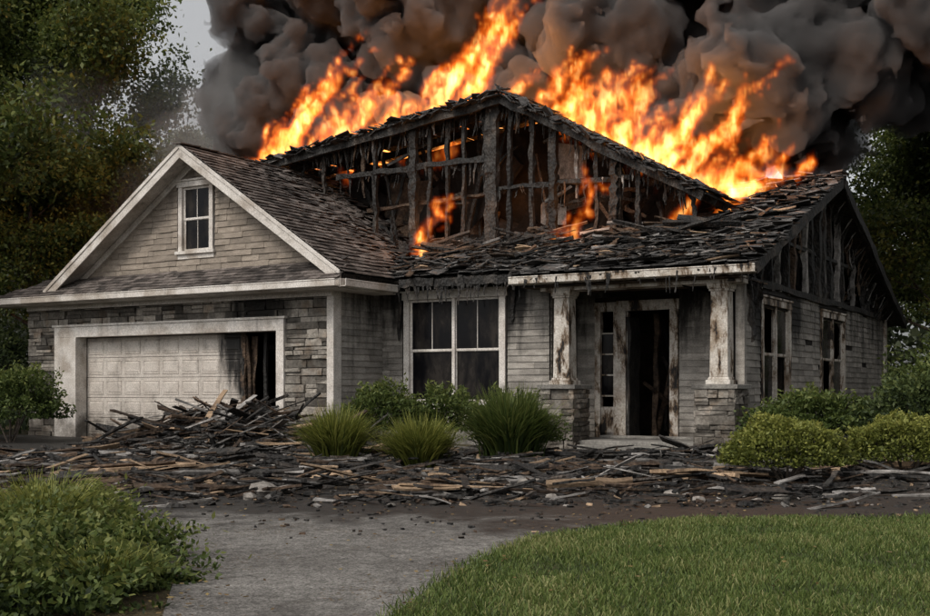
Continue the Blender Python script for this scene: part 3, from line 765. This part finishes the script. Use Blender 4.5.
for i in range(700):
    y=R(8.3,11.5); x=R(-.45,.45)*y
    if R(0,1)<(y-8.0)/3.4: g.box((x,y,.016),(R(.006,.03),R(.004,.013),R(.003,.008)),Euler((0,0,R(0,3))).to_matrix(),random.choices([0,1,3],[.7,.2,.1])[0],None,.003)
g.obj('fallen_planks',['char','charbrown','ashgray','wood'])
g=MB()
for(x,y,r)in((-2.05,11.7,.17),(-1.85,11.85,.1),(.68,12.6,.17),(-2.3,12.3,.12),(2.2,13.4,.1),(4.3,17.9,.22),(4.0,17.6,.18)):
    g.rock((x,y,hh(x,y)+r*.3),r,0,(1.2,1,.5))
for i in range(420):
    x,y=scat(); r=R(.02,.08); g.rock((x,y,hh(x,y)+r*.2),r,random.choice([0,1,1]),(1.2,1,.6))
g.obj('rubble_stones',['rock','char'])
n=7000; X=rng.uniform(-4.5,5.5,n);Y=rng.uniform(4.6,16,n)
rd=inpoly(X,Y,lawnp); pr=np.where(rd,.16,.12)+.7*((np.abs(X+.5-(-1.2-(Y-6)*.45))<.6)&(Y<11))+.5*((np.abs(X-(-.25+np.maximum(Y-6.3,0)*.35))<.25)&(Y<10))
ok=rng.uniform(0,1,n)<pr; X=X[ok];Y=Y[ok]
c=np.stack([X,Y,np.array([.024+.03*r+ (hh(x,y) if y>10 else 0) for x,y,r in zip(X,Y,rng.uniform(0,1,len(X))*inpoly(X,Y,lawnp))])],1)
q=leaves(c,.04,.026); q[:,:,2]=c[:,None,2]+(q[:,:,2]-c[:,None,2])*.3
quads_obj('fallen_leaves',q,rng.uniform(0,1,len(c)),['litter'])
# ------------------------------------------------------------ SHRUBS
def leafbush(name,x,y,rx,ry,h,n,l,w,mat,seed=0,lump=.28):
    d=rng.normal(size=(n,3)); d/=np.linalg.norm(d,axis=1,keepdims=True); d[:,2]=np.abs(d[:,2])
    rad=np.array([1+lump*2*mnoise.noise(V((a*2.2+seed*3.1,b*2.2,c*2.2)))+lump*mnoise.noise(V((a*6,b*6+seed,c*6))) for a,b,c in d])
    depth=1-np.abs(rng.normal(0,.16,n)); depth+= (rng.uniform(0,1,n)<.05)*rng.uniform(0,.12,n)
    rr=rad*depth
    c=d*rr[:,None]*np.array([rx,ry,h*.62]); c[:,2]+=h*.3
    c[:,2]=np.maximum(c[:,2],.03)
    q=leaves(c,l,w,d*.9)+np.array([x,y,0])
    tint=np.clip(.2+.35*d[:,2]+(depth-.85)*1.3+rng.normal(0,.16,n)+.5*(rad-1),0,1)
    stem=MB()
    for i in range(9):
        a=R(0,6.28); stem.beam((x+R(-.05,.05),y+R(-.05,.05),-.02),(x+math.cos(a)*rx*.6,y+math.sin(a)*ry*.6,h*.7),.025,.025,4,.01,1,None,.6)
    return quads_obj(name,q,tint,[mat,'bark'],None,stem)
def bladebush(name,x,y,rx,h,n,mat,w=.011,seg=5):
    a=rng.uniform(0,6.28,n); br=np.abs(rng.normal(0,.22,n))*rx; L=h*rng.uniform(.75,1.25,n); out=rng.uniform(.15,1.15,n)*rx
    Q=[];Tn=[]; ww=w*rng.uniform(.6,1.5,n); tt=np.clip(rng.normal(.45,.2,n),0,1); aw=a+rng.normal(0,.5,n)
    def P(k):
        o=br+out*k**1.5; z=L*(k*1.45-.62*k**2.4*(out/rx)**.8)
        wob=.02*np.sin(k*5+a*7)
        return np.stack([x+np.cos(a)*o*1+np.cos(aw)*k*.1+wob,y+np.sin(a)*o+np.sin(aw)*k*.1,np.maximum(z,.01)],1)
    s=np.stack([-np.sin(aw),np.cos(aw),np.zeros(n)],1)
    for i in range(seg):
        k0,k1=i/seg,(i+1)/seg; p0,p1=P(k0),P(k1)
        w0=(ww*(1-k0**2))[:,None]; w1=(ww*(1-k1**2)+.0006)[:,None]
        Q.append(np.stack([p0-s*w0,p0+s*w0,p1+s*w1,p1-s*w1],1)); Tn.append(np.clip(tt-.25+.45*k1,0,1))
    return quads_obj(name,np.concatenate(Q),np.concatenate(Tn),[mat])
bladebush('ornamental_grass',-1.83,16.4,.54,.6,1700,'leafY')
bladebush('ornamental_grass',-.58,14.9,.5,.54,1700,'leafY')
bladebush('ornamental_grass',.66,16.6,.66,.78,2400,'leafB',.014)
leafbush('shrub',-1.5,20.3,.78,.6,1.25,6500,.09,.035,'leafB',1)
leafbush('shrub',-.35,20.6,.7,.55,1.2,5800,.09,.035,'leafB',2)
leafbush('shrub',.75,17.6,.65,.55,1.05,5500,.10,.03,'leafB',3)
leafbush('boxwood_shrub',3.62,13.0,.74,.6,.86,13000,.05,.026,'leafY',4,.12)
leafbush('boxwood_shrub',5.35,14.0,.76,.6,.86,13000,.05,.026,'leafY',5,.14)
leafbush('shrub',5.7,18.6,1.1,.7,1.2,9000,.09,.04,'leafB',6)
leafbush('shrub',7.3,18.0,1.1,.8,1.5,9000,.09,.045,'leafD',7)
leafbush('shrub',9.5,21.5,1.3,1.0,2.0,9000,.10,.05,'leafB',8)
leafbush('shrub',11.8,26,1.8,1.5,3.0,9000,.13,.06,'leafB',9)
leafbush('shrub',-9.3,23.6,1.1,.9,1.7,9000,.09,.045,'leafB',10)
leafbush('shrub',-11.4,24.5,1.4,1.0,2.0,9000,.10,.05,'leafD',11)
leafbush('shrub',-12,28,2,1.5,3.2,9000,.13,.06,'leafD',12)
gc_=[(-2.5,6.6,.75,.5,.32),(-3.1,7.6,.8,.6,.32),(-2.3,7.3,.45,.4,.24),(-3.8,8.6,.9,.7,.32),(-3.2,9.1,.6,.5,.28),(-2.3,5.7,.7,.5,.28),(-4.9,9.6,.9,.7,.36),(-3.3,6.2,.8,.6,.38),(-5.2,8.4,1,.8,.4),(-1.95,6.5,.3,.3,.15)]
Qs=[];Ts=[]
for i,(x,y,rx,ry,h) in enumerate(gc_):
    n=6500; d=rng.normal(size=(n,3)); d/=np.linalg.norm(d,axis=1,keepdims=True); d[:,2]=np.abs(d[:,2])
    rad=np.array([1+.9*mnoise.noise(V((a*2.5+i,b*2.5,c*2.5)))+.45*mnoise.noise(V((a*7,b*7+i,c*7))) for a,b,c in d])
    dep=1-np.abs(rng.normal(0,.2,n))+(rng.uniform(0,1,n)<.12)*rng.uniform(0,.28,n); c=d*(rad*dep)[:,None]*np.array([rx,ry,h])
    c[:,2]=np.maximum(c[:,2],.015)
    q=leaves(c,.05,.024,d*.5,1.0)+np.array([x,y,0]); Qs.append(q)
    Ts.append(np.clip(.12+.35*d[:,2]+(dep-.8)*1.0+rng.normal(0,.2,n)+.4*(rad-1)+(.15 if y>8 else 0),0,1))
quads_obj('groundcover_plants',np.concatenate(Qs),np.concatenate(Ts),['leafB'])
bladebush('ornamental_grass',-1.95,6.1,.3,.2,600,'leafY',.004); bladebush('ornamental_grass',-2.7,5.6,.4,.3,700,'leafY',.005); bladebush('ornamental_grass',-3.0,8.2,.5,.36,800,'leafY',.006)
# ------------------------------------------------------------ TREES
def tree_mesh(name,H,cr,seed,nb=26,leaf=.2,mat='leafL',per=150,low=.22):
    random.seed(seed); tr=MB(); tips=[]
    def limb(a,d,L,r,depth):
        n=4; p=V(a); dd=V(d).normalized()
        for i in range(n):
            q=p+dd*(L/n); tr.beam(p,q,r*2*(1-.18*i/n),r*2*(1-.18*i/n),1,r*.05,1,.5,.15)
            p=q; dd=(dd+V((R(-.25,.25),R(-.25,.25),R(-.05,.22)))).normalized(); r*=.84
            if depth<2 and i>=1:
                for _ in range(2):
                    nd=(dd+V((R(-1,1),R(-1,1),R(-.3,.6)))).normalized(); limb(p,nd,L*R(.4,.62),r*.6,depth+1)
            if depth>=1: tips.append((p.copy(),.6+.2*R(0,1)))
        tips.append((p.copy(),.8))
    p=V((0,0,-.2)); r=H*.018; n=10
    for i in range(n):
        q=p+V((R(-.12,.12),R(-.12,.12),H*.85/n)); tr.beam(p,q,r*2,r*2,1,.01,1,.5,.1)
        k=(i+1)/n
        if k>low:
            for _ in range(max(1,nb//n)):
                a=R(0,6.28); el=R(.05,.5)+.5*k
                env=cr*math.sin(min(1,(1.08-k)/(1.1-low))*math.pi*.62+.12)
                limb(q,(math.cos(a),math.sin(a),el),max(.8,env*R(.6,.95)),r*.42,0)
        p=q; r*=.86
    tips.append((p,1)); 
    C=[];Tn=[]
    for(c,s)in tips:
        m=int(per*R(.3,1.3)*s); rr=R(.3,.7)*s*1.1; base=R(.1,.55)
        off=rng.normal(size=(m,3))*np.array([rr,rr,rr*.45]); C.append(off+np.array(c))
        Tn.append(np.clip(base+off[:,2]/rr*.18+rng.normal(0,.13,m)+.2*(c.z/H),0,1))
    C=np.concatenate(C);Tn=np.concatenate(Tn)
    if len(C)>60000:
        s=rng.choice(len(C),60000,replace=False); C=C[s];Tn=Tn[s]
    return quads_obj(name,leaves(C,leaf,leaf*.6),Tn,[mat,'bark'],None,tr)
variants=[]
def tree(name,x,y,H,cr,seed,rz=0,**k):
    o=tree_mesh(name,H,cr,seed,**k); o.location=(x,y,0); o.rotation_euler=(0,0,rz); variants.append(o.data); return o
def inst(name,x,y,me,s,rz):
    o=bpy.data.objects.new(name,me); COL.objects.link(o); o.location=(x,y,0); o.scale=(s,s,s*R(.95,1.1)); o.rotation_euler=(0,0,rz)
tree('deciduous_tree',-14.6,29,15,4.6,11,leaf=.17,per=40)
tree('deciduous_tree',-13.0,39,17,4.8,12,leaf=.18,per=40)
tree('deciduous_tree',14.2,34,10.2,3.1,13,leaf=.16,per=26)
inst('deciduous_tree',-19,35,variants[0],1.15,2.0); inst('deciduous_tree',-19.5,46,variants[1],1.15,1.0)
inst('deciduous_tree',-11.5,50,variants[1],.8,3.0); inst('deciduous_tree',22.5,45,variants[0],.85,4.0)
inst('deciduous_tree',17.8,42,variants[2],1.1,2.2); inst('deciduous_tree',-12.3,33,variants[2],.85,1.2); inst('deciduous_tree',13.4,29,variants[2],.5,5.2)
n=60000; a=rng.uniform(-40,44,n)
top=np.array([9+5*mnoise.noise(V((x*.12,1,0)))+2.5*mnoise.noise(V((x*.5,4,0))) for x in a])
z=rng.uniform(0,1,n)**.8*top; y=58+rng.normal(0,2.5,n)+3*np.sin(a*.4)
lum=np.array([mnoise.noise(V((x*.6,zz*.7,yy*.3))) for x,zz,yy in zip(a,z,y)])
ok=lum>-.25; c=np.stack([a,y,z],1)[ok]
quads_obj('distant_trees',leaves(c,.55,.38),np.clip(.35+lum[ok]*.7+rng.normal(0,.12,ok.sum()),0,1),['leafF'])
random.seed(99)
# ------------------------------------------------------------ VOLUMES
def insock(n,name):
    for s in n.inputs:
        if s.name==name and s.enabled: return s
def outsock(n,name=None):
    for s in n.outputs:
        if s.enabled and (name is None or s.name==name): return s
def volume_object(name,pts,rads,dns,bmin,bmax,voxel,material,kind):
    me=bpy.data.meshes.new(name); me.from_pydata(pts,[],[])
    for nm,arr in(('rad',rads),('dn',dns)):
        a=me.attributes.new(nm,'FLOAT','POINT'); a.data.foreach_set('value',arr)
    o=bpy.data.objects.new(name,me); COL.objects.link(o); o.location=house.location; o.rotation_euler=house.rotation_euler
    ng=bpy.data.node_groups.new(name+'_nodes','GeometryNodeTree')
    ng.interface.new_socket(name='Geometry',in_out='INPUT',socket_type='NodeSocketGeometry')
    ng.interface.new_socket(name='Geometry',in_out='OUTPUT',socket_type='NodeSocketGeometry')
    t=NT(ng); gi=t.new('NodeGroupInput'); go=t.new('NodeGroupOutput'); pos=t.new('GeometryNodeInputPosition').outputs[0]
    geo=gi.outputs[0]
    def warp(p,scale,amp,detail=2,st=(1,1,1)):
        nn=t.noise(t.vmath('MULTIPLY',p,st),scale,detail,.5)
        return t.vmath('ADD',p,t.vmath('SCALE',t.vmath('SUBTRACT',nn.outputs[1],(.5,.5,.5)),scale=amp))
    if kind!='flame': wp=warp(pos,.35,2.4,4)
    else:
        wp=warp(pos,.7,1.0,2,(1,1,.7)); wp=warp(wp,2.2,.45,3,(1,1,.6))
    sn=t.new('GeometryNodeSampleNearest'); t.put(insock(sn,'Geometry'),geo); t.put(insock(sn,'Sample Position'),wp)
    def samp(dt,val):
        si=t.new('GeometryNodeSampleIndex',data_type=dt); t.put(insock(si,'Geometry'),geo); t.put(insock(si,'Value'),val); t.put(insock(si,'Index'),outsock(sn)); return outsock(si)
    def attr(nm):
        na=t.new('GeometryNodeInputNamedAttribute',data_type='FLOAT'); insock(na,'Name').default_value=nm; return outsock(na,'Attribute')
    pp=samp('FLOAT_VECTOR',pos); rr=samp('FLOAT',attr('rad')); dd=samp('FLOAT',attr('dn'))
    tt=t.math('SUBTRACT',1.0,t.math('DIVIDE',t.vmath('DISTANCE',wp,pp),rr))
    if kind!='flame':
        def vor(sc,am):
            w2=warp(pos,sc*1.1,.8/sc,4)
            v=t.new('ShaderNodeTexVoronoi',feature='F1'); t.put(v.inputs['Vector'],w2); v.inputs['Scale'].default_value=sc
            return t.math('MULTIPLY',t.math('SUBTRACT',.42,v.outputs[0]),am)
        f=tt
        for sc,am in(((.55,.55),(1.1,.45),(2.3,.32),(4.2,.18)) if kind=='smoke' else ((.7,.4),)): f=t.math('ADD',f,vor(sc,am))
        nn=t.noise(pos,1.4,8,.68); f=t.math('ADD',f,t.math('MULTIPLY',t.math('SUBTRACT',nn.outputs[0],.5),.8))
        dens=t.mr(f,-.15,.25,smooth=False)
    else:
        nn=t.noise(t.vmath('MULTIPLY',wp,(1,1,.42)),2.6,4,.6)
        f=t.math('SUBTRACT',tt,t.math('MULTIPLY',t.math('SUBTRACT',nn.outputs[0],.42),2.3))
        dens=t.math('MULTIPLY',t.mr(f,.0,.85),dd)
    vc=t.new('GeometryNodeVolumeCube')
    t.put(insock(vc,'Density'),dens); insock(vc,'Background').default_value=0
    insock(vc,'Min').default_value=bmin; insock(vc,'Max').default_value=bmax
    for i,ax in enumerate('XYZ'): insock(vc,'Resolution '+ax).default_value=max(8,int((bmax[i]-bmin[i])/voxel))
    last=vc.outputs[0]
    if kind!='flame':
        vm=t.new('GeometryNodeVolumeToMesh'); t.put(insock(vm,'Volume'),last); insock(vm,'Threshold').default_value=.35; last=outsock(vm)
    sm=t.new('GeometryNodeSetMaterial'); t.put(insock(sm,'Geometry'),last); insock(sm,'Material').default_value=material
    t.L.new(sm.outputs[0],go.inputs[0])
    md=o.modifiers.new('volume','NODES'); md.node_group=ng
    me.materials.append(material)
    return o
def smokemat(name,dens,col):
    """homogeneous medium: extinction dens (1/m), single-scattering albedo col"""
    m,t,out=newmat(name)
    p=t.new('ShaderNodeVolumeScatter'); p.inputs['Color'].default_value=(*col,1); p.inputs['Density'].default_value=dens; p.inputs['Anisotropy'].default_value=0
    ab=t.new('ShaderNodeVolumeAbsorption'); ab.inputs['Color'].default_value=(*col,1); ab.inputs['Density'].default_value=dens
    ad=t.new('ShaderNodeAddShader'); t.L.new(p.outputs[0],ad.inputs[0]); t.L.new(ab.outputs[0],ad.inputs[1])
    t.L.new(ad.outputs[0],out.inputs[1]); return m
def flamemat():
    m,t,out=newmat('flame')
    at=t.new('ShaderNodeAttribute',attribute_name='density').outputs['Fac']
    tc=t.new('ShaderNodeTexCoord').outputs['Object']
    n=t.noise(t.vmath('MULTIPLY',tc,(1,1,.4)),6,2,.6,.6)
    d=t.math('MULTIPLY',at,t.mr(n.outputs[0],.35,.65,.3,1.5))
    cr=t.new('ShaderNodeValToRGB'); t.put(cr.inputs[0],d); e=cr.color_ramp.elements
    e[0].position=0;e[0].color=(.9,.07,.004,1); e[1].position=1;e[1].color=(1,.56,.17,1)
    x=e.new(.25);x.color=(1,.18,.014,1); x=e.new(.55);x.color=(1,.32,.045,1)
    em=t.new('ShaderNodeEmission'); t.put(em.inputs[0],cr.outputs[0]); t.put(em.inputs[1],t.math('MULTIPLY',d,7.5))
    t.L.new(em.outputs[0],out.inputs[1]); m.cycles.volume_step_rate=2.2; return m
def interp(x,tab):
    for(a,b),(c,d)in zip(tab,tab[1:]):
        if x<=c: return b+(d-b)*(max(x,a)-a)/(c-a)
    return tab[-1][1]
low=[(-14,9.8),(-9,8.0),(-5,7.4),(0,7.4),(5,6.8),(7,7.2),(9,8.6),(12,10.6),(17,12.5)]
up=[(-14,10.4),(-12,11.6),(-9.5,13.4),(-7.5,17),(17,17)]
random.seed(5); t1=time.time()
pts=[];rad=[];dn=[]
for i in range(480):
    u=R(-11.8,17); l,h=interp(u,low),interp(u,up); z=R(l,h); v=R(8.6,14)
    pts.append((u,v,z)); rad.append(R(.9,2.0)); dn.append(1)
volume_object('smoke_plume',pts,rad,dn,(-16,5.5,4),(18.5,16.5,18),.14,smokemat('smoke',4.0,(.27,.257,.252)),'smoke')
pts=[];rad=[]
for i in range(46):
    u=R(-13.5,-6); l=interp(u,low); z=R(l-2.0,l+.8); v=R(8,14)
    pts.append((u,v,z)); rad.append(R(1.2,2.2))
volume_object('smoke_wisps',pts,rad,[1]*len(pts),(-17,4.5,3),(0,17,15),.3,smokemat('thin_smoke',.14,(.78,.77,.76)),'wisp')
pts=[];rad=[]
for i in range(8):
    pts.append((R(-17,-10),R(7,15),R(4,12))); rad.append(R(3.2,4.4))
for p_ in((13,13,3),(14,15,6),(17,12,5),(17,15,8.5)):
    pts.append(p_); rad.append(3.0)
volume_object('smoke_haze',pts,rad,[1]*len(pts),(-24,0,-1),(25,23,19),1.0,smokemat('haze',.032,(.95,.95,.95)),'wisp')
pts=[];rad=[];dn=[]
def tongue(u0,z0,u1,z1,r,v=5.3,n=16,br=2):
    wig=R(.1,.3)*(z1-z0)*.5; ph=R(0,6)
    for i in range(n):
        k=i/(n-1); uu=u0+(u1-u0)*k**1.15+wig*math.sin(k*5+ph)*k; zz=z0+(z1-z0)*k**.9
        pts.append((uu,v+.15*math.sin(k*4+ph),zz)); rad.append(max(.12,r*(1-k)**.5)); dn.append(1.0-.3*k)
        if br>0 and i in(4,7,10): 
            tongue(uu,zz,uu+R(.1,.9)*(z1-z0)*.45,zz+R(.3,.5)*(z1-z0),r*.55*(1-k*.4),v+R(-.3,.3),9,0)
for a in((-7.6,6.5,-4.4,9.1,.6),(-6.6,6.4,-3.4,9.6,.65),(-5.6,6.4,-3.8,8.6,.6),(-4.7,6.5,-2.3,9.2,.6),(-3.4,6.6,-2.2,8.2,.55),(-2.5,6.8,-.7,8.9,.62),(-2.0,6.9,.9,10.4,.82),(-1.0,6.9,.7,9.9,.78),(.2,7.0,1.5,8.7,.55),
    (1.5,7.0,3.2,8.7,.55),(2.6,6.7,4.1,8.4,.58),(3.5,6.2,4.9,7.9,.58),(4.4,5.7,5.9,7.6,.6),(4.9,5.1,6.7,7.7,.55),(5.7,5.0,7.0,6.6,.5),(6.3,5.1,7.4,6.1,.36)):
    tongue(*a,v=R(5.4,6.0))
for i in range(44):
    u=R(-7.8,6.2); z=zr(u) if u>-4.7 else zr(-4.7)-.1*(-4.7-u); z-=.25; tongue(u,z,u+R(.2,1.0),z+R(.5,1.1),R(.35,.5),R(5.0,6.3),9,1)
tongue(.35,4.0,.95,4.95,.24,2.75,10,1); tongue(.0,4.1,.5,4.6,.18,2.8,8,0)
tongue(3.75,4.2,4.15,5.3,.24,2.95,10,1); tongue(3.4,4.1,3.7,4.6,.17,2.8,8,0)
tongue(6.3,4.5,6.8,5.4,.3,4.6,9,1); tongue(7.0,5.3,7.6,5.9,.26,6.6,9,1); tongue(5.6,4.4,6.0,5.1,.25,3.9,9,0)
fo=volume_object('fire_flames',pts,rad,dn,(-9.2,2.2,3.7),(8.8,7.6,11.2),.07,flamemat(),'flame')
fo.visible_shadow=False   # pure emission has no extinction, so it casts no shadow anyway
for i,(u,v,z,e)in enumerate(((-4,6.4,8.0,420),(.2,6.4,8.8,480),(5.4,6.2,6.9,420),(.5,2.6,4.5,34),(3.9,2.7,4.7,34),(1.5,4.3,5.4,20))):
    l=bpy.data.lights.new('fire_glow','POINT'); l.energy=e; l.color=(1,.38,.10); l.shadow_soft_size=.5
    o=bpy.data.objects.new('fire_glow',l); COL.objects.link(o); o.location=house.matrix_basis@V((u,v,z))
# ------------------------------------------------------------ LIGHT, SKY, CAMERA
w=bpy.data.worlds.new('World'); S.world=w; w.use_nodes=True; w.node_tree.nodes.clear(); t=NT(w.node_tree)
sundir=V((-.55,-.62,.9)).normalized()
sky=t.new('ShaderNodeTexSky',sky_type='NISHITA'); sky.sun_disc=False
sky.sun_elevation=math.asin(sundir.z); sky.sun_rotation=math.atan2(sundir.x,sundir.y); sky.dust_density=4; sky.air_density=1
hs=t.new('ShaderNodeHueSaturation'); hs.inputs['Saturation'].default_value=.1; t.put(hs.inputs['Color'],sky.outputs[0])
bg=t.new('ShaderNodeBackground'); bg.inputs[1].default_value=.15; t.put(bg.inputs[0],hs.outputs[0])
wo=t.new('ShaderNodeOutputWorld'); t.L.new(bg.outputs[0],wo.inputs[0])
l=bpy.data.lights.new('sun','SUN'); l.energy=1.5; l.angle=math.radians(14); l.color=(1,.92,.82)
o=bpy.data.objects.new('sun',l); COL.objects.link(o); o.rotation_euler=(-sundir).to_track_quat('-Z','Y').to_euler()
c=bpy.data.cameras.new('camera'); c.sensor_width=36; c.lens=1150/930*36; c.shift_y=81/930; c.clip_end=2000; c.clip_start=.1
o=bpy.data.objects.new('camera',c); COL.objects.link(o); o.location=(0,0,1.1); o.rotation_euler=(math.pi/2,0,0); S.camera=o
S.view_settings.view_transform='Standard'; S.view_settings.look='None'; S.view_settings.exposure=0
print('BUILD',round(time.time()-T0,1))
